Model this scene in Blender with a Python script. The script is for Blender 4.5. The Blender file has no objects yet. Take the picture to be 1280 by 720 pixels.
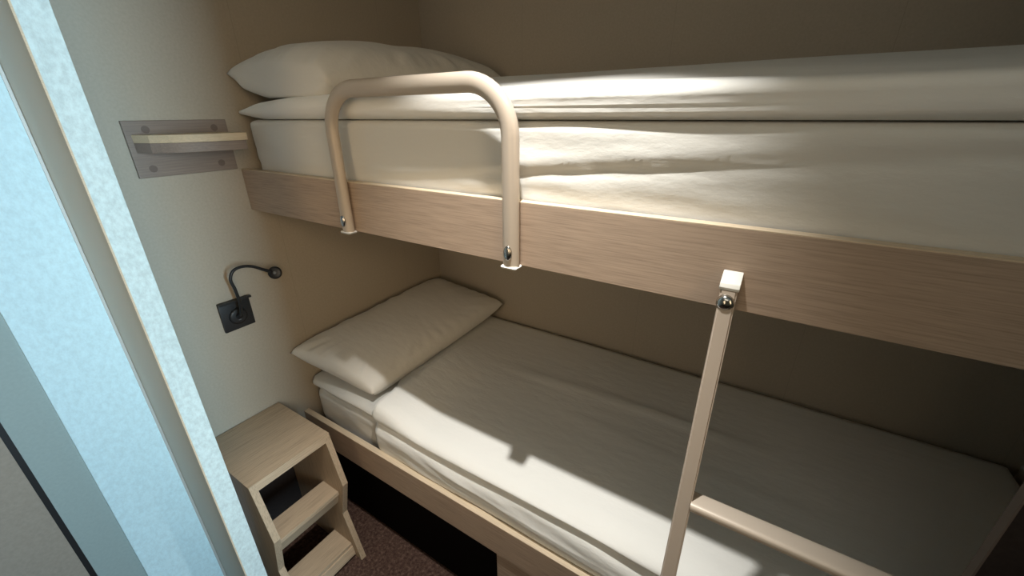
import bpy, bmesh, math, random
from mathutils import Vector, Matrix, noise
PI = math.pi
S = bpy.context.scene
COL = S.collection

# ------------------------------------------------------------------ camera
cam_d = bpy.data.cameras.new('camera'); cam = bpy.data.objects.new('camera', cam_d); COL.objects.link(cam)
cam_d.sensor_width = 36.0; cam_d.sensor_fit = 'HORIZONTAL'
cam_d.lens = 509.4 / 1280 * 36.0; cam_d.clip_start = 0.02
cx = Vector((0.84472, 0.53516, -0.00705)); cy = Vector((0.20552, -0.33652, -0.91898)); cz = Vector((-0.49417, 0.77483, -0.39425))
cam.matrix_world = Matrix(((cx.x, -cy.x, -cz.x, 1.316), (cx.y, -cy.y, -cz.y, -0.61), (cx.z, -cy.z, -cz.z, 1.465), (0, 0, 0, 1)))
S.camera = cam

# ------------------------------------------------------------------ world, lights, exposure
W = bpy.data.worlds.new('world'); S.world = W; W.use_nodes = True
W.node_tree.nodes['Background'].inputs[0].default_value = (0.55, 0.75, 1.0, 1)
W.node_tree.nodes['Background'].inputs[1].default_value = 1.0
S.view_settings.view_transform = 'Standard'; S.view_settings.look = 'None'
S.view_settings.gamma = 1.0; S.view_settings.exposure = 0.0; S.view_settings.use_curve_mapping = False

def aim(o, target):
    o.rotation_euler = (Vector(target) - o.location).to_track_quat('-Z', 'Y').to_euler()
def light(name, kind, loc, target, energy, color, **kw):
    d = bpy.data.lights.new(name, kind); d.energy = energy; d.color = color
    for k, v in kw.items(): setattr(d, k, v)
    o = bpy.data.objects.new(name, d); COL.objects.link(o); o.location = loc; aim(o, target)
    return o
# daylight along the aisle from an unseen window, narrowed to sharpen its shadow edge
DAY = light('window_daylight', 'AREA', (3.64, -0.665, 1.40), (0, -0.45, 1.25), 14, (0.58, 0.84, 1.0), shape='RECTANGLE', size=0.16, size_y=1.3, spread=math.radians(70))
# recessed downlight over the edge of the bunks (its fitting is built below)
SPOT_LOC = (1.033, -0.213, 2.20)
SPOT = light('downlight_beam', 'SPOT', SPOT_LOC, (0.92, -0.13, 0.5), 94, (1.0, 0.975, 0.92), spot_size=math.radians(59), spot_blend=0.9, shadow_soft_size=0.017)
# soft warm fill lights added behind the camera, overhead and at the front wall
CEIL_FILL = light('ceiling_fill', 'AREA', (1.45, -1.10, 2.19), (1.5, 0.3, 0.6), 3.4, (1.0, 0.90, 0.74), shape='RECTANGLE', size=0.9, size_y=0.9)
FRONT_FILL = light('front_fill', 'AREA', (0.75, -2.22, 1.25), (0.33, 0.5, 0.95), 1.75, (1.0, 0.75, 0.48), shape='RECTANGLE', size=0.9, size_y=1.2, spread=math.radians(56))

# warm fill light added along the aisle, no lamp known there
AISLE_FILL = light('aisle_fill', 'AREA', (2.32, -1.05, 1.55), (0.0, 0.0, 1.0), 1.3, (1.0, 0.74, 0.45), shape='RECTANGLE', size=0.7, size_y=1.1, spread=math.radians(52))

# ------------------------------------------------------------------ materials
def new_mat(name, color, rough=0.6, metallic=0.0, spec=0.5):
    m = bpy.data.materials.new(name); m.use_nodes = True
    b = m.node_tree.nodes['Principled BSDF']
    b.inputs['Base Color'].default_value = (*color, 1); b.inputs['Roughness'].default_value = rough
    b.inputs['Metallic'].default_value = metallic; b.inputs['Specular IOR Level'].default_value = spec
    return m, m.node_tree, b
def tex_noise(nt, scale, detail=4, vec=None, rough=0.55):
    n = nt.nodes.new('ShaderNodeTexNoise'); n.inputs['Scale'].default_value = scale
    n.inputs['Detail'].default_value = detail; n.inputs['Roughness'].default_value = rough
    if vec: nt.links.new(vec, n.inputs['Vector'])
    return n
def coords(nt, scale=(1, 1, 1)):
    t = nt.nodes.new('ShaderNodeTexCoord'); mp = nt.nodes.new('ShaderNodeMapping')
    mp.inputs['Scale'].default_value = scale; nt.links.new(t.outputs['Object'], mp.inputs['Vector'])
    return mp.outputs['Vector']
def ramp(nt, fac, stops):
    r = nt.nodes.new('ShaderNodeValToRGB'); e = r.color_ramp.elements
    e[0].position, e[0].color = stops[0][0], (*stops[0][1], 1)
    e[1].position, e[1].color = stops[-1][0], (*stops[-1][1], 1)
    for p, c in stops[1:-1]:
        k = e.new(p); k.color = (*c, 1)
    nt.links.new(fac, r.inputs['Fac']); return r.outputs['Color']
def bump(nt, b, h, strength, dist=0.002):
    n = nt.nodes.new('ShaderNodeBump'); n.inputs['Strength'].default_value = strength; n.inputs['Distance'].default_value = dist
    nt.links.new(h, n.inputs['Height']); nt.links.new(n.outputs['Normal'], b.inputs['Normal'])
def sc(c, k): return tuple(min(1, x * k) for x in c)

def wood(name, base, axis, dark=0.72, rough=0.5):
    m, nt, b = new_mat(name, base, rough, spec=0.35)
    s = [420, 420, 420]; s[axis] = 11
    v = coords(nt, tuple(s)); n = tex_noise(nt, 1.0, 5, v, 0.6)
    s2 = [30, 30, 30]; s2[axis] = 1.3
    n2 = tex_noise(nt, 1.0, 3, coords(nt, tuple(s2)), 0.5)
    mx = nt.nodes.new('ShaderNodeMath'); mx.operation = 'MULTIPLY_ADD'; mx.inputs[1].default_value = 0.82
    m2 = nt.nodes.new('ShaderNodeMath'); m2.operation = 'MULTIPLY'; m2.inputs[1].default_value = 0.18
    nt.links.new(n2.outputs['Fac'], m2.inputs[0]); nt.links.new(n.outputs['Fac'], mx.inputs[0]); nt.links.new(m2.outputs[0], mx.inputs[2])
    c = ramp(nt, mx.outputs[0], [(0.33, sc(base, dark)), (0.5, base), (0.66, sc(base, 1.13))])
    nt.links.new(c, b.inputs['Base Color']); bump(nt, b, mx.outputs[0], 0.25, 0.0008)
    return m
OAK = (0.43, 0.325, 0.245)
STOOLC = (0.50, 0.38, 0.26)
M_board = wood('washed_oak_long_grain', OAK, 0)
M_boardz = wood('washed_oak_upright_grain', OAK, 2)
M_edge = wood('pale_edge_banding', (0.66, 0.54, 0.39), 0, 0.85)
M_stool_y = wood('stool_oak_cross_grain', STOOLC, 1)
M_stool_z = wood('stool_oak_upright_grain', STOOLC, 2)
M_shelf = wood('shelf_oak', (0.26, 0.205, 0.17), 1, 0.85)
M_cover = wood('screw_cover_brown', (0.16, 0.12, 0.10), 1, 0.9)
M_shelf_edge = wood('shelf_pale_edge', (0.62, 0.50, 0.34), 1, 0.9)

def wall_mat(name, base, seam_axis=None, seam_at=0.0, seam_step=0.506, vary=0.05):
    m, nt, b = new_mat(name, base, 0.65, spec=0.3)
    v = coords(nt); n = tex_noise(nt, 160, 4, v); n2 = tex_noise(nt, 2.2, 2, v)
    ad = nt.nodes.new('ShaderNodeMath'); ad.operation = 'MULTIPLY_ADD'; ad.inputs[1].default_value = 0.7
    ad2 = nt.nodes.new('ShaderNodeMath'); ad2.operation = 'MULTIPLY'; ad2.inputs[1].default_value = 0.3
    nt.links.new(n2.outputs['Fac'], ad2.inputs[0]); nt.links.new(n.outputs['Fac'], ad.inputs[0]); nt.links.new(ad2.outputs[0], ad.inputs[2])
    c = ramp(nt, ad.outputs[0], [(0.35, sc(base, 1 - vary)), (0.65, sc(base, 1 + vary))])
    if seam_axis is not None:
        t = nt.nodes.new('ShaderNodeTexCoord'); sp = nt.nodes.new('ShaderNodeSeparateXYZ'); nt.links.new(t.outputs['Object'], sp.inputs[0])
        def mt(op, a, bv=None, c_=None):
            q = nt.nodes.new('ShaderNodeMath'); q.operation = op; nt.links.new(a, q.inputs[0])
            if bv is not None: q.inputs[1].default_value = bv
            return q.outputs[0]
        x = mt('ADD', sp.outputs[seam_axis], -seam_at + seam_step * 20.5)
        x = mt('MODULO', x, seam_step); x = mt('SUBTRACT', x, seam_step / 2); x = mt('ABSOLUTE', x); f = mt('LESS_THAN', x, 0.0008)
        mix = nt.nodes.new('ShaderNodeMix'); mix.data_type = 'RGBA'
        nt.links.new(f, mix.inputs['Factor']); nt.links.new(c, mix.inputs[6]); mix.inputs[7].default_value = (*sc(base, 0.88), 1)
        c = mix.outputs[2]
    nt.links.new(c, b.inputs['Base Color']); bump(nt, b, n.outputs['Fac'], 0.12, 0.0006)
    return m
WALLC = (0.46, 0.405, 0.325)
M_wall_l = wall_mat('beige_wall_panel_side', WALLC, 1, 0.072)
M_wall_b = wall_mat('beige_wall_panel_back', sc(WALLC, 0.96), 0, 0.977)
M_wall = wall_mat('beige_wall_plain', WALLC)
M_ceil = wall_mat('ceiling_white', (0.62, 0.58, 0.50))

def mottled(name, base, k=0.12):
    m, nt, b = new_mat(name, base, 0.7, spec=0.25)
    n = tex_noise(nt, 130, 6, coords(nt, (1, 1, 0.7)), 0.65)
    c = ramp(nt, n.outputs['Fac'], [(0.36, sc(base, 1 - k)), (0.5, base), (0.66, sc(base, 1 + k))])
    nt.links.new(c, b.inputs['Base Color']); bump(nt, b, n.outputs['Fac'], 0.5, 0.0012); return m
M_jamb = mottled('mottled_pale_panel', (0.63, 0.76, 0.78))
M_blue = mottled('mottled_blue_grey_panel', (0.58, 0.79, 0.88), 0.07)
M_reveal, nt, b = new_mat('grey_green_reveal', (0.50, 0.50, 0.44), 0.6)
M_door = wall_mat('teal_grey_door', (0.30, 0.38, 0.385), vary=0.04)
M_taupe = wall_mat('taupe_wall', (0.30, 0.265, 0.225), vary=0.08)
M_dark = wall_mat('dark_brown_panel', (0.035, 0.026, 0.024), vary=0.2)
M_black, nt, b = new_mat('black_plastic', (0.012, 0.012, 0.013), 0.45)
M_shade, nt, b = new_mat('under_bed_shade_black', (0.006, 0.005, 0.005), 0.9, spec=0.05)  # near black, the colour of the shade under the bed
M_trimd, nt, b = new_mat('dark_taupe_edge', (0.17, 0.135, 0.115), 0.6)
M_metal_line, nt, b = new_mat('aluminium_profile', (0.48, 0.50, 0.49), 0.5, 0.2)

def fabric(name, base):
    m, nt, b = new_mat(name, base, 0.85, spec=0.15)
    b.inputs['Sheen Weight'].default_value = 0.15
    v = coords(nt); n = tex_noise(nt, 14, 6, coords(nt, (1, 2.4, 2.4)), 0.55); w = tex_noise(nt, 420, 2, v)
    ad = nt.nodes.new('ShaderNodeMath'); ad.operation = 'MULTIPLY_ADD'; ad.inputs[1].default_value = 0.05
    nt.links.new(w.outputs['Fac'], ad.inputs[0]); nt.links.new(n.outputs['Fac'], ad.inputs[2])
    bump(nt, b, ad.outputs[0], 0.35, 0.006); return m
M_sheet = fabric('white_cotton_sheet', (0.69, 0.68, 0.64))
M_duvet = fabric('white_cotton_duvet', (0.85, 0.845, 0.81))
M_pillow = fabric('white_pillowcase', (0.75, 0.73, 0.68))

M_rail, nt, b = new_mat('beige_painted_metal', (0.53, 0.455, 0.375), 0.36, 0.15)
n = tex_noise(nt, 900, 2, coords(nt)); bump(nt, b, n.outputs['Fac'], 0.06, 0.0004)
M_ladder, nt, b = new_mat('taupe_painted_ladder_metal', (0.40, 0.335, 0.275), 0.4, 0.1)
M_white, nt, b = new_mat('white_plastic', (0.80, 0.79, 0.74), 0.4)
M_chrome, nt, b = new_mat('polished_steel', (0.55, 0.54, 0.52), 0.16, 1.0)
M_lens, nt, b = new_mat('lamp_lens', (0.18, 0.19, 0.20), 0.15)
M_glow, nt, b = new_mat('lit_lamp_lens', (1, 0.95, 0.85), 0.4)
b.inputs['Emission Color'].default_value = (1, 0.9, 0.75, 1); b.inputs['Emission Strength'].default_value = 4
M_glass, nt, b = new_mat('window_glass', (0.9, 0.95, 1.0), 0.02); b.inputs['Transmission Weight'].default_value = 1.0; b.inputs['IOR'].default_value = 1.05

M_carpet, nt, b = new_mat('brown_carpet', (0.06, 0.035, 0.03), 0.95, spec=0.1)
v = coords(nt); n = tex_noise(nt, 95, 5, v, 0.7); n2 = tex_noise(nt, 520, 2, v)
c = ramp(nt, n.outputs['Fac'], [(0.36, (0.055, 0.030, 0.024)), (0.52, (0.105, 0.062, 0.048)), (0.68, (0.20, 0.128, 0.098))])
nt.links.new(c, b.inputs['Base Color']); bump(nt, b, n2.outputs['Fac'], 0.8, 0.004)

# ------------------------------------------------------------------ mesh helpers
def obj(name, bm, mat, parent=None, smooth=False, loc=None, sharp=False):
    me = bpy.data.meshes.new(name); bmesh.ops.recalc_face_normals(bm, faces=bm.faces)
    bm.to_mesh(me); bm.free(); me.materials.append(mat)
    o = bpy.data.objects.new(name, me); COL.objects.link(o)
    if parent: o.parent = parent
    if loc: o.location = loc
    if smooth:
        for p in me.polygons: p.use_smooth = True
        if sharp:
            try: me.set_sharp_from_angle(angle=math.radians(35))
            except Exception: pass
    return o
def box_bm(x0, x1, y0, y1, z0, z1, bev=0.0, seg=2, bm=None):
    bm = bm or bmesh.new()
    g = bmesh.ops.create_cube(bm, size=1.0); vs = g['verts']
    for v in vs:
        v.co = Vector(((x0 + x1) / 2 + v.co.x * (x1 - x0), (y0 + y1) / 2 + v.co.y * (y1 - y0), (z0 + z1) / 2 + v.co.z * (z1 - z0)))
    if bev > 0:
        es = list({e for v in vs for e in v.link_edges})
        bmesh.ops.bevel(bm, geom=es, offset=bev, segments=seg, affect='EDGES', profile=0.6)
    return bm
def prism_bm(pts, lo, hi, axis=1, bev=0.0):
    """outline pts (two coordinates, in the order of the axes other than `axis`) extruded from lo to hi"""
    bm = bmesh.new()
    def mk(p, t):
        c = [0, 0, 0]; ax = [a for a in range(3) if a != axis]; c[ax[0]], c[ax[1]] = p; c[axis] = t; return Vector(c)
    a = [bm.verts.new(mk(p, lo)) for p in pts]; b_ = [bm.verts.new(mk(p, hi)) for p in pts]
    bm.faces.new(a); bm.faces.new(list(reversed(b_)))
    n = len(pts)
    for i in range(n): bm.faces.new((a[i], b_[i], b_[(i + 1) % n], a[(i + 1) % n]))
    bmesh.ops.recalc_face_normals(bm, faces=bm.faces)
    if bev > 0: bmesh.ops.bevel(bm, geom=list(bm.edges), offset=bev, segments=2, affect='EDGES', profile=0.6)
    return bm
def sweep_bm(path, ra, rb, side, n=16, caps=True, bm=None):
    """elliptical tube along path; ra along the fixed `side` direction, rb across it"""
    bm = bm or bmesh.new(); rings = []; side = Vector(side).normalized(); P = [Vector(p) for p in path]
    for i, p in enumerate(P):
        t = (P[min(i + 1, len(P) - 1)] - P[max(i - 1, 0)]).normalized()
        s = (side - t * side.dot(t)).normalized(); u = t.cross(s)
        k = ra[i] if isinstance(ra, (list, tuple)) else ra; l = rb[i] if isinstance(rb, (list, tuple)) else rb
        rings.append([bm.verts.new(p + s * k * math.cos(2 * PI * j / n) + u * l * math.sin(2 * PI * j / n)) for j in range(n)])
    for a, b_ in zip(rings, rings[1:]):
        for j in range(n): bm.faces.new((a[j], a[(j + 1) % n], b_[(j + 1) % n], b_[j]))
    if caps: bm.faces.new(rings[0]); bm.faces.new(list(reversed(rings[-1])))
    return bm
def catmull(pts, sub=8):
    P = [Vector(p) for p in pts]; P = [P[0] * 2 - P[1]] + P + [P[-1] * 2 - P[-2]]; out = []
    for i in range(1, len(P) - 2):
        for s in range(sub):
            t = s / sub; a, b_, c, d = P[i - 1:i + 3]
            out.append(0.5 * ((2 * b_) + (c - a) * t + (2 * a - 5 * b_ + 4 * c - d) * t * t + (3 * b_ - a - 3 * c + d) * t ** 3))
    out.append(P[-2]); return out
def lathe_bm(profile, axis_dir, origin, n=24, squash=1.0, bm=None):
    bm = bm or bmesh.new(); d = Vector(axis_dir).normalized(); a = d.orthogonal().normalized(); b_ = d.cross(a); rings = []; O = Vector(origin)
    for r, h in profile:
        rings.append([bm.verts.new(O + d * h + (a * math.cos(2 * PI * j / n) + b_ * math.sin(2 * PI * j / n) * squash) * max(r, 1e-5)) for j in range(n)])
    for p, q in zip(rings, rings[1:]):
        for j in range(n): bm.faces.new((p[j], p[(j + 1) % n], q[(j + 1) % n], q[j]))
    bm.faces.new(rings[0]); bm.faces.new(list(reversed(rings[-1]))); return bm
def thing(name, label, cat, loc=(0, 0, 0), group=None):
    o = bpy.data.objects.new(name, None); COL.objects.link(o); o.location = loc; o.empty_display_size = 0.1
    return tag(o, label, cat, group)
def tag(o, label, cat, group=None):
    o['label'] = label; o['category'] = cat
    if group: o['group'] = group
    return o
def struct(name, bm, mat, label=None):
    o = obj(name, bm, mat); o['kind'] = 'structure'
    if label: o['label'] = label
    return o
def N(x, y, z, s=0.0): return noise.noise(Vector((x + s, y + s * 0.7, z)))
def sst(a, b_, x):
    t = max(0.0, min(1.0, (x - a) / (b_ - a))); return t * t * (3 - 2 * t)

# ------------------------------------------------------------------ the room
CEILZ = 2.235
struct('floor', box_bm(-0.1, 3.7, -2.3, 0.9, -0.06, 0), M_carpet)
struct('ceiling', box_bm(-0.1, 3.7, -2.3, 0.9, CEILZ, CEILZ + 0.06), M_ceil)
struct('wall_left', box_bm(-0.08, 0, -0.408, 0.87, 0, CEILZ), M_wall_l)
struct('wall_back', box_bm(0, 2.08, 0.793, 0.87, 0, CEILZ), M_wall_b)
struct('wall_right', box_bm(2.02, 2.08, 0.0075, 0.793, 0, CEILZ), M_wall)
# closing panel at the foot end of the bunks, dark, with a paler edge
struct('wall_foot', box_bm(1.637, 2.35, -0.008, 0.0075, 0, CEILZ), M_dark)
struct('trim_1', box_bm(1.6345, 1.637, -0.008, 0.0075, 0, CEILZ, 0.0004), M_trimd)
struct('wall_aisle_blocker', box_bm(2.35, 3.6, -0.466, -0.42, 0, CEILZ), M_wall)  # added out of view to cut off the daylight across wall_left
struct('wall_aisle_end', box_bm(2.35, 2.41, -0.42, 0.0, 0, CEILZ), M_wall)
struct('wall_front', box_bm(0.08, 3.7, -2.3, -2.24, 0, CEILZ), M_wall)
bm = bmesh.new()
for a in ((0.20, 0.24, 0.60, 1.90), (1.26, 1.30, 0.60, 1.90), (0.24, 1.26, 0.60, 0.64), (0.24, 1.26, 1.86, 1.90)): box_bm(a[0], a[1], -2.24, -2.20, a[2], a[3], bm=bm)
struct('added_window_frame', bm, M_white)  # frame added around the front fill light, no window known here
# unseen end wall, its window opening kept narrow to shape the daylight
bm = bmesh.new()
box_bm(3.6, 3.66, -2.3, -0.76, 0, CEILZ, bm=bm); box_bm(3.6, 3.66, -0.57, -0.40, 0, CEILZ, bm=bm)
box_bm(3.6, 3.66, -0.76, -0.57, 0, 0.70, bm=bm); box_bm(3.6, 3.66, -0.76, -0.57, 2.1, CEILZ, bm=bm)
struct('wall_window', bm, M_wall)
bm = bmesh.new()
for a in ((-0.76, -0.75, 0.70, 2.1), (-0.58, -0.57, 0.70, 2.1), (-0.75, -0.58, 0.70, 0.71), (-0.75, -0.58, 2.09, 2.1)): box_bm(3.605, 3.63, *a, bm=bm)
struct('window_1', bm, M_white)
# wing panel, reveal and the panels left of the camera
struct('wall_wing', box_bm(0.136, 0.348, -0.406, -0.3675, 0, CEILZ), M_reveal)
struct('trim_2', box_bm(0.348, 0.3515, -0.408, -0.366, 0, CEILZ, 0.0008), M_jamb)
struct('trim_3', box_bm(0.3505, 0.3525, -0.4100, -0.4072, 0, CEILZ), M_edge)
struct('wall_washroom', box_bm(0.06, 0.134, -0.546, -0.406, 0, CEILZ), M_blue)
struct('trim_4', box_bm(0.134, 0.1375, -0.4115, -0.4065, 0, CEILZ, 0.0006), M_metal_line)
struct('door_1', box_bm(0.06, 0.118, -0.6165, -0.546, 0, CEILZ), M_door)
struct('trim_5', box_bm(0.06, 0.116, -0.6265, -0.6165, 0, CEILZ), M_black)
struct('wall_entrance', box_bm(0.06, 0.122, -2.3, -0.6265, 0, CEILZ), M_taupe)

# ------------------------------------------------------------------ bunk frames
up = thing('bunk_bed', 'upper bunk with washed oak side board and a beige tubular guard rail', 'bunk bed', (1.0, 0, 1.205))
up_loc = Vector((1.0, 0, 1.205))
def rel(bm, loc):
    bmesh.ops.translate(bm, verts=bm.verts, vec=-Vector(loc)); return bm
obj('side_board', rel(box_bm(0.001, 1.634, 0, 0.019, 1.205, 1.3205, 0.0006), up_loc), M_board, up)
obj('edge_band', rel(box_bm(0.001, 1.634, 0.0, 0.019, 1.3205, 1.3225, 0.0004), up_loc), M_edge, up)['label'] = 'pale top edge of the side board'
obj('base_panel', rel(box_bm(0.001, 2.015, 0.019, 0.790, 1.215, 1.235), up_loc), M_wall, up)

# guard rail: flattened tube bent into a U
RX0, RX1, RZT, RR = 0.4695, 0.9335, 1.513, 0.085
path = [(RX0, -0.012, 1.207), (RX0, -0.012, 1.26), (RX0, -0.012, 1.33), (RX0, -0.012, RZT - RR)]
for k in range(1, 13):
    a = PI - k * PI / 24; path.append((RX0 + RR + RR * math.cos(a), -0.012, RZT - RR + RR * math.sin(a)))
path += [(RX0 + RR + (RX1 - RX0 - 2 * RR) * t, -0.012, RZT) for t in (0.25, 0.5, 0.75)]
for k in range(0, 13):
    a = PI / 2 - k * PI / 24; path.append((RX1 - RR + RR * math.cos(a), -0.012, RZT - RR + RR * math.sin(a)))
path += [(RX1, -0.012, 1.33), (RX1, -0.012, 1.26), (RX1, -0.012, 1.207)]
gr = obj('guard_rail', rel(sweep_bm(path, 0.0115, 0.0165, (0, 1, 0), 28), up_loc), M_rail, up, smooth=True, sharp=True)
gr['label'] = 'beige tubular guard rail'
for x in (RX0, RX1):
    obj('end_cap', rel(box_bm(x - 0.0165, x + 0.0165, -0.0245, -0.0005, 1.2015, 1.2075, 0.003, 3), up_loc), M_white, gr, smooth=True)['label'] = 'white plastic end cap'
    bb = lathe_bm([(0.0, 0.0045), (0.006, 0.0042), (0.0082, 0.0028), (0.0088, 0), (0.0088, -0.003)][::-1], (0, -1, 0), (0, 0, 0), 24)
    for v in bb.verts: v.co = Vector((v.co.x * 0.95, v.co.y, v.co.z * 1.6)) + Vector((x, -0.0232, 1.233))
    obj('bolt', rel(bb, up_loc), M_chrome, gr, smooth=True)['label'] = 'polished oval bolt cover'

lo_loc = Vector((1.0, 0, 0))
low = thing('bed', 'lower bed with low washed oak side board over a dark open space', 'bed', lo_loc)
obj('side_board', rel(box_bm(0.001, 1.634, 0, 0.0195, 0.333, 0.4455, 0.0006), lo_loc), M_board, low)
obj('edge_band', rel(box_bm(0.001, 1.634, 0, 0.0195, 0.4455, 0.4480, 0.0004), lo_loc), M_edge, low)['label'] = 'pale top edge of the side board'
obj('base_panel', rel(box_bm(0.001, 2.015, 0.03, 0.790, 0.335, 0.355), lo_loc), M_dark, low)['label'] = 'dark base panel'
obj('shade_panel', rel(box_bm(0.001, 0.866, 0.045, 0.060, 0.0, 0.333), lo_loc), M_shade, low)['label'] = 'added black sheet painting the shade under the bed'  # black sheet stands in for the darkness below the bed
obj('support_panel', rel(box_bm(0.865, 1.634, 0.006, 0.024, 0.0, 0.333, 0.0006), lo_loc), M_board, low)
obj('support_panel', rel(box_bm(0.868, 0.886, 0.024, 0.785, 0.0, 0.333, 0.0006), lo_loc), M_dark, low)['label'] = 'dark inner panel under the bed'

# ------------------------------------------------------------------ bedding
def cushion_bm(x0, x1, y0, y1, z0, z1, r, res, disp, plan=0.0, rz=None):
    """a slab with rounded edges and corners, displaced by disp(co, n) -> co"""
    nx = max(2, int((x1 - x0) / res)); ny = max(2, int((y1 - y0) / res)); nz = max(3, int((z1 - z0) / (res * 0.7)))
    rz = rz or r; verts = {}; bm = bmesh.new()
    cx_, cy_, cz_ = (x0 + x1) / 2, (y0 + y1) / 2, (z0 + z1) / 2; hx, hy, hz = (x1 - x0) / 2, (y1 - y0) / 2, (z1 - z0) / 2
    rz = min(rz, hz)
    def vert(i, j, k):
        key = (i, j, k)
        if key in verts: return verts[key]
        def e(t, h, rr, n_):                      # cluster samples near the edges
            u = 2 * t / n_ - 1; return h * (u * 0.82 + 0.18 * math.sin(u * PI / 2) ** 3)
        p = Vector((e(i, hx, r, nx), e(j, hy, r, ny), e(k, hz, rz, nz)))
        inner = Vector((max(-(hx - r), min(hx - r, p.x)), max(-(hy - r), min(hy - r, p.y)), max(-(hz - rz), min(hz - rz, p.z))))
        d = p - inner; q = Vector((d.x / r, d.y / r, d.z / rz)); m = max(abs(q.x), abs(q.y), abs(q.z)); 
        if m > 1e-9 and q.length > 1e-9:
            nrm = q.normalized(); q = nrm * m
        else: nrm = Vector((0, 0, 1))
        p = inner + Vector((q.x * r, q.y * r, q.z * rz))
        if plan > 0:
            ax, ay = abs(p.x) - (hx - plan), abs(p.y) - (hy - plan)
            if ax > 0 and ay > 0:
                L = math.hypot(ax, ay); M_ = max(ax, ay)
                ax, ay = ax / L * M_, ay / L * M_
                p.x = math.copysign(hx - plan + ax, p.x); p.y = math.copysign(hy - plan + ay, p.y)
        w = Vector((p.x + cx_, p.y + cy_, p.z + cz_))
        verts[key] = bm.verts.new(disp(w, nrm)); return verts[key]
    def quad(a, b_, c, d):
        vs = [vert(*a), vert(*b_), vert(*c), vert(*d)]
        try: bm.faces.new(vs)
        except ValueError: pass
    for i in range(nx):
        for j in range(ny):
            for k in (0, nz): quad((i, j, k), (i + 1, j, k), (i + 1, j + 1, k), (i, j + 1, k))
    for i in range(nx):
        for k in range(nz):
            for j in (0, ny): quad((i, j, k), (i + 1, j, k), (i + 1, j, k + 1), (i, j, k + 1))
    for j in range(ny):
        for k in range(nz):
            for i in (0, nx): quad((i, j, k), (i, j + 1, k), (i, j + 1, k + 1), (i, j, k + 1))
    return bm

# upper mattress in its fitted sheet: a long pull line rises to the right
def d_um(p, n):
    q = p.copy()
    if n.y < -0.2:
        zc = 1.373 + (p.x - 0.93) * 0.093                       # pull line in the sheet
        dz = p.z - zc; k = sst(0.45, 0.95, p.x)
        q.y += (0.006 * math.exp(-((dz + 0.006) / 0.009) ** 2) - 0.003 * math.exp(-((dz - 0.008) / 0.010) ** 2)) * k
        q.y += 0.0035 * N(p.x * 1.4, p.z * 12, 3.1) + 0.0018 * N(p.x * 5 + p.z * 16, p.z * 26 - p.x * 2, 7.7)
        q.y += 0.0022 * N(p.x * 2.0 - p.z * 9, p.z * 30 + p.x * 6, 2.2)
        q.y += 0.004 * sst(1.36, 1.33, p.z)
        q.y = max(q.y, 0.014 if p.z > 1.326 else 0.0225)
    return q
o = obj('mattress', cushion_bm(0.045, 2.010, 0.021, 0.785, 1.237, 1.4535, 0.030, 0.014, d_um, rz=0.012), M_sheet, None, smooth=True)
tag(o, 'thick upper mattress in a white fitted sheet behind the guard rail', 'mattress')

def d_ud(p, n):
    q = p.copy(); t = sst(1.453, 1.50, p.z)
    bulge = 0.046 * sst(0.02, 0.42, p.y) * sst(-0.1, 0.3, p.x) - 0.014 * sst(0.30, 0.0, p.x)
    q.z += t * (bulge + 0.004 * N(p.x * 1.5, p.y * 9, 1.2) + 0.003 * N(p.x * 3.2, p.y * 5, 9.2)
                + 0.003 * N(p.x * 1.1, p.y * 26, 4.2) * sst(0.5, 0.9, p.x) * sst(0.35, 0.1, p.y))
    if n.y < -0.05:                                              # front edge folds running lengthwise
        w = -n.y
        q.y += w * (0.004 * N(p.x * 2.2, p.z * 26, 2.0) + 0.003 * N(p.x * 4, p.z * 60, 5.0))
        c = 1.477 + 0.003 * math.sin(p.x * 3.1) + 0.005 * sst(0.9, 1.6, p.x)
        q.y += w * (0.007 * math.exp(-((p.z - c) / 0.0045) ** 2) - 0.002 * math.exp(-((p.z - c + 0.010) / 0.005) ** 2)) * sst(0.55, 0.95, p.x)
    e = sst(0.13, 0.0, p.x)                                      # head end thins to a soft point
    q.z = q.z * (1 - 0.75 * e) + 1.472 * 0.75 * e if q.z > 1.4555 else q.z + 0.014 * e
    return q
o = obj('duvet', cushion_bm(0.012, 2.010, 0.013, 0.788, 1.4545, 1.507, 0.026, 0.013, d_ud, plan=0.03, rz=0.022), M_duvet, None, smooth=True)
tag(o, 'white duvet folded flat on the upper bunk mattress', 'duvet')

def d_lm(p, n):
    q = p.copy()
    if n.y < -0.2:
        t = sst(0.55, 0.46, p.z)
        q.y -= 0.006 * t * sst(0.0, 0.25, p.x)
        q.y -= 0.007 * N(p.x * 2.4, p.z * 16, 4.4) * sst(0.56, 0.53, p.z) + 0.003 * N(p.x * 9 + p.z * 12, p.z * 26, 1.7)
        if p.z < 0.452: q.y = max(q.y, 0.0225)
        q.y = max(q.y, 0.022)
    return q
o = obj('mattress', cushion_bm(0.03, 2.005, 0.046, 0.782, 0.357, 0.5455, 0.032, 0.016, d_lm), M_sheet, None, smooth=True)
tag(o, 'lower mattress in a loose white sheet behind the low side board', 'mattress')

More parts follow.
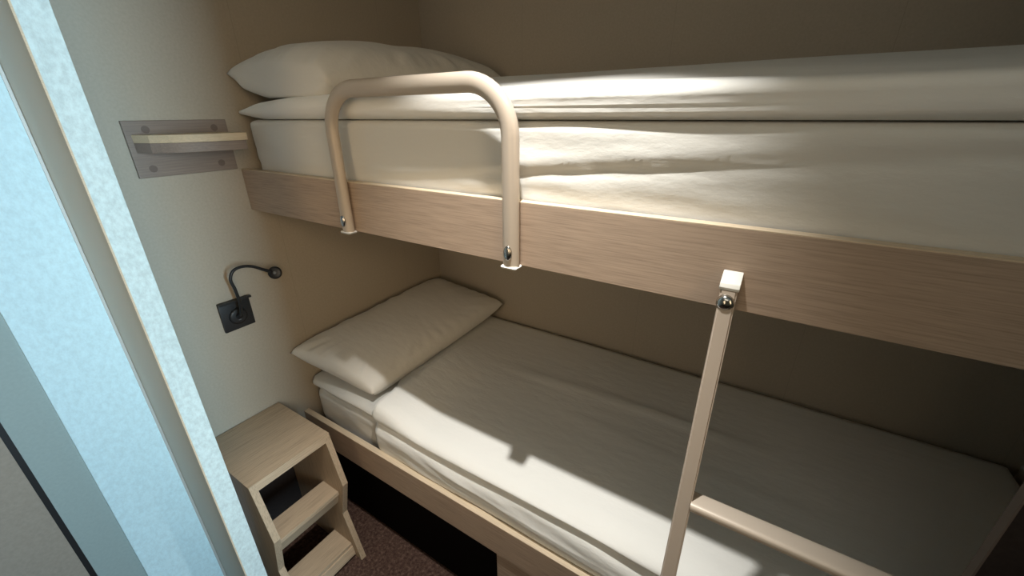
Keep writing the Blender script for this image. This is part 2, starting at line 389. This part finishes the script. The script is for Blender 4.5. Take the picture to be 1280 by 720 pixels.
def d_ld(p, n):
    q = p.copy(); t = sst(0.548, 0.575, p.z)
    q.z += t * (0.004 * N(p.x * 1.3, p.y * 6, 3.3) + 0.0035 * N(p.x * 3, p.y * 4, 8.8)
                + 0.005 * math.exp(-((p.y - 0.50 - 0.03 * math.sin(p.x * 2.2)) / 0.012) ** 2) * sst(0.4, 0.8, p.x) * sst(1.7, 1.3, p.x)
                - 0.010 * sst(0.10, 0.0, p.y))
    if n.y < -0.05:
        q.y += -n.y * (0.010 * N(p.x * 2.4, p.z * 20, 6.0) + 0.002 * N(p.x * 9, 2, 5.0))
    if n.y > 0.05: q.y -= n.y * max(0.0, 0.010 * N(p.x * 3.4, 1, 6.0) + 0.004)
    return q
o = obj('mattress_topper', cushion_bm(0.008, 1.900, 0.037, 0.786, 0.5475, 0.580, 0.022, 0.015, d_ld, plan=0.03, rz=0.016), M_sheet, None, smooth=True)
tag(o, 'thin white mattress topper showing under the lower pillow', 'mattress topper')

# duvet laid over the lower bed, its front edge hanging over the topper
prof_d = catmull([(0, 0.770, 0.590), (0, 0.60, 0.5955), (0, 0.40, 0.5965), (0, 0.22, 0.595), (0, 0.10, 0.592), (0, 0.050, 0.588), (0, 0.028, 0.580), (0, 0.0195, 0.569), (0, 0.0290, 0.557),
                  (0, 0.0310, 0.547), (0, 0.021, 0.525), (0, 0.0165, 0.503), (0, 0.0185, 0.480), (0, 0.0235, 0.450)], 9)
def prof_at(x, t):
    f = t * (len(prof_d) - 1); i = min(int(f), len(prof_d) - 2); q = prof_d[i].lerp(prof_d[i + 1], f - i); return q
DX0, DX1 = 0.378, 1.990; nxd, nyd = 130, 130
bm = bmesh.new(); vt = []; vb = []
def duvet_pt(i, j):
    u, t = i / nxd, j / nyd
    q = prof_at(0, t); nq = prof_at(0, min(1, t + 0.01)) - prof_at(0, max(0, t - 0.01))
    nrm = Vector((0, nq.z, -nq.y)).normalized()
    if nrm.z < 0 and q.z > 0.585: nrm = -nrm
    x = DX0 + (DX1 - DX0) * u
    side = sst(0.585, 0.56, q.z)
    if u < 0.5: x += 0.010 * side * sst(0.25, 0.0, u) + 0.006 * math.sin(q.y * 9) * sst(0.1, 0, u) - 0.075 * sst(0.09, 0.24, q.y) * (1 - side) * sst(0.1, 0, u)
    y = q.y; rr = 0.13
    if u > 0.5:
        dx = x - (DX1 - rr)
        if dx > 0:
            yb_ = rr - math.sqrt(max(0, rr * rr - dx * dx)); y = max(min(y, 0.772 - yb_), 0.0 + yb_ * 0.8 if y < 0.2 else y)
    h = (0.0035 * N(x * 1.3, y * 6, 3.3) + 0.003 * N(x * 3, y * 4, 8.8)) * (1 - side)
    h += 0.010 * math.exp(-((y - 0.47 - 0.10 * (x - 0.9) * 0.3) / 0.011) ** 2) * sst(0.55, 0.8, x) * sst(1.55, 1.2, x) * (1 - side)
    h += 0.003 * math.exp(-((y - 0.335 - 0.02 * math.sin(x * 3)) / 0.014) ** 2) * sst(0.8, 1.0, x) * sst(1.9, 1.5, x) * (1 - side)
    h += side * (0.006 * N(x * 2.2, q.z * 16, 6.1) + 0.0035 * N(x * 8 + q.z * 14, q.z * 34, 1.9)) * sst(0.57, 0.545, q.z)
    h += (1 - side) * 0.002 * N(x * 3, y * 30, 4.0) * sst(0.12, 0.04, y)
    y -= side * h; z = q.z + (1 - side) * h
    z += side * sst(0.462, 0.50, q.z) * (0.011 * N(x * 2.6, 1.5, 8.0) + 0.005 * N(x * 6.5, 3.5, 2.0))
    y -= side * 0.004 * math.exp(-((q.z - 0.505 - 0.02 * math.sin(x * 4.0)) / 0.007) ** 2) * sst(0.5, 0.9, x)
    y = max(y, 0.0215 if z < 0.452 else 0.012)
    z += 0.036 * sst(0.22, 0.0, x - DX0) * sst(0, 0.012, x - DX0 + 0.003) * (1 - side) * sst(0.7, 0.3, y)
    return Vector((x, y, z)), nrm
for i in range(nxd + 1):
    ra, rb_ = [], []
    for j in range(nyd + 1):
        p, nrm = duvet_pt(i, j)
        e = sst(0, 0.010, min(i, nxd - i) / nxd * (DX1 - DX0) + 0.004)
        if nrm.y > 0.3 and p.z < 0.58: nrm = -nrm
        ra.append(bm.verts.new(p + nrm * 0.004 * e)); pb = p - nrm * 0.004 * e - Vector((0, 0, 0.004 if p.z > 0.585 else 0))
        if p.z > 0.588: pb.z = min(pb.z, 0.5885)
        rb_.append(bm.verts.new(pb))
    vt.append(ra); vb.append(rb_)
for i in range(nxd):
    for j in range(nyd):
        bm.faces.new((vt[i][j], vt[i + 1][j], vt[i + 1][j + 1], vt[i][j + 1])); bm.faces.new((vb[i][j], vb[i][j + 1], vb[i + 1][j + 1], vb[i + 1][j]))
for i in range(nxd):
    for j in (0, nyd): bm.faces.new((vt[i][j], vb[i][j], vb[i + 1][j], vt[i + 1][j]))
for j in range(nyd):
    for i in (0, nxd): bm.faces.new((vt[i][j], vt[i][j + 1], vb[i][j + 1], vb[i][j]))
o = obj('duvet', bm, M_duvet, None, smooth=True)
tag(o, 'white duvet spread flat over the lower bed, lit along its front edge', 'duvet')

def pillow_bm(c, up_t, down_t, seed, rest, nu=56, nv=96, flat=0.30, roll=0.0):
    """corners c: near-left, near-right, far-right, far-left; bulges up_t above the seam and down_t below it"""
    A, B, C_, D = [Vector(p) for p in c]; bm = bmesh.new(); top = {}; bot = {}
    for i in range(nu + 1):
        for j in range(nv + 1):
            u, v = i / nu, j / nv; U, V = 2 * u - 1, 2 * v - 1
            u2 = 0.5 + 0.5 * U * (1 - 0.06 * (1 - V * V)); v2 = 0.5 + 0.5 * V * (1 - 0.035 * (1 - U * U))
            p = A * (1 - u2) * (1 - v2) + B * u2 * (1 - v2) + C_ * u2 * v2 + D * (1 - u2) * v2
            g = max(0, 1 - abs(U) ** 2.4) * max(0, 1 - abs(V) ** 3.4); f = g ** flat; fb = g ** 0.42
            edge = min(1 - abs(U), 1 - abs(V))
            rim = i in (0, nu) or j in (0, nv)
            w = 0.07 * N(p.x * 7, p.y * 7, seed) * sst(0, 0.2, edge)
            cr = 0.07 * N(math.atan2(V, U) * 9, edge * 2, seed + 4) * sst(0.35, 0.04, edge) * sst(0, 0.06, edge)
            top[i, j] = bm.verts.new(p + Vector((0, 0, up_t * f * (1 + w) + up_t * cr * 1.5)))
            d = (1 - abs(V)) * 0.37
            pb = p - Vector((0, roll * d * math.exp(-(d / 0.055) ** 2) * (1 if V < 0 else 0) * sst(1.0, 0.75, abs(U)), down_t * fb * (1 + w))); pb.z = max(pb.z, min(p.z - 0.004, rest(pb.x, pb.y)))
            bot[i, j] = top[i, j] if rim else bm.verts.new(pb)
    for i in range(nu):
        for j in range(nv):
            bm.faces.new((top[i, j], top[i + 1, j], top[i + 1, j + 1], top[i, j + 1]))
            q = (bot[i, j], bot[i, j + 1], bot[i + 1, j + 1], bot[i + 1, j])
            bm.faces.new(q)
    return bm
o = obj('pillow', pillow_bm([(0.008, 0.022, 1.568), (0.430, 0.022, 1.534), (0.425, 0.760, 1.568), (0.008, 0.765, 1.59)], 0.094, 0.085, 2.3, lambda x, y: 1.505 + 0.050 * sst(0.02, 0.42, y), flat=0.42, roll=1.15), M_pillow, None, smooth=True)
tag(o, 'plump white pillow on the upper bunk behind the guard rail', 'pillow')
o = obj('pillow', pillow_bm([(0.006, 0.000, 0.702), (0.345, 0.062, 0.620), (0.390, 0.765, 0.676), (0.006, 0.758, 0.716)], 0.060, 0.085, 5.9, lambda x, y: 0.6035), M_pillow, None, smooth=True)
tag(o, 'flatter white pillow at the head of the lower bed', 'pillow')

# ------------------------------------------------------------------ ladder hooked on the upper board
lad = thing('bunk_ladder', 'beige metal ladder hooked on the upper bunk board', 'ladder', (1.46, -0.27, 0))
ll = Vector((1.46, -0.27, 0))
LX2 = 1.672; Z1 = 1.243; Y1 = -0.017; YB = -0.36
def lad_y(z): return Y1 + (YB - Y1) * (Z1 - z) / Z1
for xs, tilt in ((1.292, 0.018), (LX2, 0.018)):
    # rectangular tube, slightly leaning
    bm = bmesh.new(); hw, hd = 0.0105, 0.008
    ring = []
    for z in (0.0, Z1):
        y = lad_y(z); x = xs + tilt * (Z1 - z)
        ring.append([bm.verts.new((x + sx * hw, y + sy * hd, z)) for sx, sy in ((-1, -1), (1, -1), (1, 1), (-1, 1))])
    bm.faces.new(ring[0]); bm.faces.new(ring[1][::-1])
    for j in range(4): bm.faces.new((ring[0][j], ring[0][(j + 1) % 4], ring[1][(j + 1) % 4], ring[1][j]))
    bmesh.ops.recalc_face_normals(bm, faces=bm.faces)
    bmesh.ops.bevel(bm, geom=[e for e in bm.edges], offset=0.0022, segments=3, affect='EDGES')
    obj('stile', rel(bm, ll), M_ladder, lad, smooth=True, sharp=True)
    hk = obj('hook', rel(prism_bm([(-0.0005, 1.2625), (-0.024, 1.2515), (-0.027, 1.2455), (-0.025, 1.241), (-0.0005, 1.241)], xs - 0.0125, xs + 0.0125, axis=0, bev=0.0015), ll), M_white, lad, smooth=True, sharp=True)
    hk['label'] = 'white plastic hook cap at the ladder top'
    obj('knob', rel(lathe_bm([(0.0, 0), (0.0092, 0), (0.0116, 0.002), (0.0116, 0.004), (0.0095, 0.0078), (0.0055, 0.0100), (0.0, 0.0107)], (0, -1, 0.05), (xs - 0.001, Y1 - 0.0085, 1.2245), 28), ll), M_chrome, lad, smooth=True)['label'] = 'polished round screw knob'
for z in (0.935, 0.635, 0.335):
    y = lad_y(z); x0, x1 = 1.292 + 0.018 * (Z1 - z) + 0.0095, LX2 + 0.018 * (Z1 - z) - 0.0095
    bm = bmesh.new(); ring = []; K = 20
    for x in (x0, x1):
        ring.append([bm.verts.new((x, y + 0.003 + 0.0165 * math.copysign(abs(math.cos(a)) ** 0.55, math.cos(a)), z - 0.007 + 0.008 * math.copysign(abs(math.sin(a)) ** 0.6, math.sin(a)))) for a in [2 * PI * j / K for j in range(K)]])
    bm.faces.new(ring[0]); bm.faces.new(ring[1][::-1])
    for j in range(K): bm.faces.new((ring[0][j], ring[0][(j + 1) % K], ring[1][(j + 1) % K], ring[1][j]))
    obj('rung', rel(bm, ll), M_rail, lad, smooth=True, sharp=True)

# ------------------------------------------------------------------ step stool
sl = Vector((0.15, -0.20, 0))
st = thing('step_stool', 'washed oak step stool with angled sides beside the lower bed', 'stool', sl)
TOPZ = 0.54
prof = [(0.004, 0.0), (0.004, TOPZ), (0.286, TOPZ), (0.331, 0.355), (0.289, 0.200), (0.343, 0.0), (0.318, 0.0), (0.262, 0.200), (0.262, 0.02), (0.20, 0.02), (0.20, 0.0)]
prof = [(0.004, 0.0), (0.004, TOPZ), (0.286, TOPZ), (0.331, 0.355), (0.289, 0.200), (0.343, 0.0)]
YF, YN, TH = -0.077, -0.322, 0.019
for y in (YF - TH, YN):
    obj('side_panel', rel(prism_bm(prof, y, y + TH, 1, 0.0008), sl), M_stool_z, st)
obj('top_board', rel(prism_bm([(0.0035, TOPZ + 0.0006), (0.2855, TOPZ + 0.0006), (0.291, TOPZ - 0.022), (0.0035, TOPZ - 0.022)], YN + TH - 0.0004, YF - TH + 0.0004, 1, 0.0), sl), M_stool_y, st)
# the top runs over the sides as one skin
obj('top_panel', rel(prism_bm([(0.003, TOPZ + 0.0022), (0.2865, TOPZ + 0.0022), (0.2870, TOPZ + 0.0002), (0.003, TOPZ + 0.0002)], YN - 0.0005, YF + 0.0005, 1, 0.0003), sl), M_stool_y, st)
yi0, yi1 = YN + TH + 0.0004, YF - TH - 0.0004
obj('tread', rel(box_bm(0.215, 0.298, yi0, yi1, 0.298, 0.312, 0.0008), sl), M_stool_y, st)
obj('tread_apron', rel(prism_bm([(0.278, 0.2978), (0.2945, 0.2978), (0.280, 0.252), (0.266, 0.252)], yi0, yi1, 1, 0.0006), sl), M_stool_y, st)
obj('tread', rel(box_bm(0.205, 0.302, yi0, yi1, 0.048, 0.062, 0.0008), sl), M_stool_y, st)
obj('tread_apron', rel(prism_bm([(0.296, 0.0478), (0.306, 0.0478), (0.314, 0.014), (0.300, 0.014)], yi0, yi1, 1, 0.0006), sl), M_stool_y, st)
obj('back_panel', rel(box_bm(0.010, 0.022, yi0, yi1, 0.02, TOPZ - 0.0225, 0.0006), sl), M_dark, st)['label'] = 'stool back panel coloured dark for the shade inside'  # dark colour stands in for the shade inside the stool

# ------------------------------------------------------------------ small wall shelf
hl = Vector((0, -0.125, 1.39))
sh = thing('wall_shelf', 'small grey brown wooden shelf on a wall plate beside the upper bunk', 'shelf', hl)
bp = obj('back_plate', rel(box_bm(0.0005, 0.010, -0.237, -0.012, 1.3245, 1.455, 0.0015), hl), M_shelf, sh)
for y, z in ((-0.195, 1.435), (-0.205, 1.345), (-0.045, 1.435), (-0.05, 1.345)):
    obj('screw_cover', rel(lathe_bm([(0.0, 0), (0.0085, 0), (0.0085, 0.0006), (0.0, 0.0007)], (1, 0, 0), (0.0099, y, z), 24), hl), M_cover, bp)['label'] = 'darker round screw cover'
def shelf_outline(y0, y1, d, inset=0.0, r=0.03):
    pts = [(0.010, y0), (0.010, y1)]
    pts += [(0.010 + (d - inset) , y1)]
    for k in range(1, 15):                                       # gently bowed front running back to the wall
        t = k / 14; y = y1 + (y0 - y1) * t
        x = 0.010 + (d - inset) * (1 - t ** 2.6) ** (1 / 2.2)
        if k < 14: pts.append((x, y))
    return pts
def slab_from_outline(pts, z0, z1, bev=0.001):
    bm = prism_bm(pts, z0, z1, 2, bev); return bm
obj('shelf_board', rel(slab_from_outline(shelf_outline(-0.226, -0.022, 0.115), 1.406, 1.424), hl), M_shelf_edge, sh)['label'] = 'pale shelf board'
obj('shelf_apron', rel(slab_from_outline(shelf_outline(-0.226, -0.024, 0.108), 1.383, 1.4058), hl), M_shelf, sh)

# ------------------------------------------------------------------ reading lamps
def reading_lamp(label, pts, base_c, head_dir, lens_mat):
    o_ = Vector(base_c); L = thing('reading_lamp', label, 'lamp', o_, None)
    y, z = base_c[1], base_c[2]
    bp_ = obj('mounting_plate', rel(box_bm(0.0005, 0.011, y - 0.0435, y + 0.0435, z - 0.0475, z + 0.0475, 0.0025), o_), M_black, L, smooth=True, sharp=True)
    obj('ledge', rel(box_bm(0.011, 0.021, y - 0.0445, y + 0.0475, z + 0.042, z + 0.0485, 0.0012), o_), M_black, bp_)
    obj('socket_disc', rel(lathe_bm([(0.0, 0), (0.026, 0), (0.025, 0.004), (0.019, 0.006), (0.0, 0.006)], (1, 0, 0), (0.0108, y + 0.001, z - 0.006), 32), o_), M_black, L, smooth=True)
    obj('emblem', rel(box_bm(0.0166, 0.0172, y - 0.003, y + 0.005, z - 0.018, z - 0.016), o_), M_lens, L)['label'] = 'small pale mark on the socket disc'
    P = catmull(pts, 8); n = len(P)
    rr = [0.0085 if i < 5 else (0.0043 if i < n - 7 else 0.0043 + 0.0016 * (i - n + 8) / 7) for i in range(n)]
    obj('gooseneck_arm', rel(sweep_bm(P, rr, rr, (0.31, 0.95, 0.1), 14), o_), M_black, L, smooth=True)
    d = Vector(head_dir).normalized(); h = Vector(pts[-1]) + (Vector(pts[-1]) - Vector(pts[-2])).normalized() * 0.014
    hd = obj('lamp_head', rel(lathe_bm([(0.0, -0.010), (0.010, -0.0095), (0.0165, -0.006), (0.0195, 0.0), (0.0190, 0.006), (0.015, 0.008), (0.0, 0.0072)], d, h, 32), o_), M_black, L, smooth=True)
    obj('lens', rel(lathe_bm([(0.0, 0), (0.0055, 0), (0.005, 0.0012), (0.0, 0.0016)], d, h + d * 0.0073, 20), o_), lens_mat, hd, smooth=True)
    return h
reading_lamp('black gooseneck reading lamp, switched off, over the stool', [(0.014, -0.121, 0.900), (0.034, -0.122, 0.915), (0.045, -0.120, 0.950), (0.050, -0.124, 1.000), (0.050, -0.128, 1.030), (0.050, -0.116, 1.053), (0.050, -0.092, 1.059), (0.052, -0.064, 1.052), (0.056, -0.038, 1.035), (0.057, -0.018, 1.022)],
             (0.001, -0.122, 0.9075), (0.75, -0.55, 0.30), M_lens)
# recessed downlight in the ceiling over the bunk edge
dl = Vector((SPOT_LOC[0], SPOT_LOC[1], CEILZ))
t = thing('downlight', 'small round recessed downlight over the edge of the bunks', 'light', dl)
obj('trim_ring', rel(lathe_bm([(0.026, 0.0), (0.040, 0.0), (0.040, -0.004), (0.034, -0.006), (0.026, -0.004)] + [(0.026, 0.0)], (0, 0, 1), dl, 40), dl), M_white, t, smooth=True, sharp=True)
obj('lens', rel(lathe_bm([(0.0, 0.0), (0.0258, 0.0), (0.0258, -0.002), (0.0, -0.002)], (0, 0, 1), dl, 32), dl), M_glow, t)
# unseen fitting added around the overhead fill light
cl = thing('added_ceiling_light', 'round ceiling fitting added for the overhead fill light', 'light', (1.45, -1.10, CEILZ))
obj('housing', rel(lathe_bm([(0.0, 0), (0.27, 0), (0.27, -0.045), (0.262, -0.045)][::1] + [(0.262, -0.01), (0.0, -0.01)], (0, 0, 1), (1.45, -1.10, CEILZ), 40), (1.45, -1.10, CEILZ)), M_white, cl, smooth=True, sharp=True)
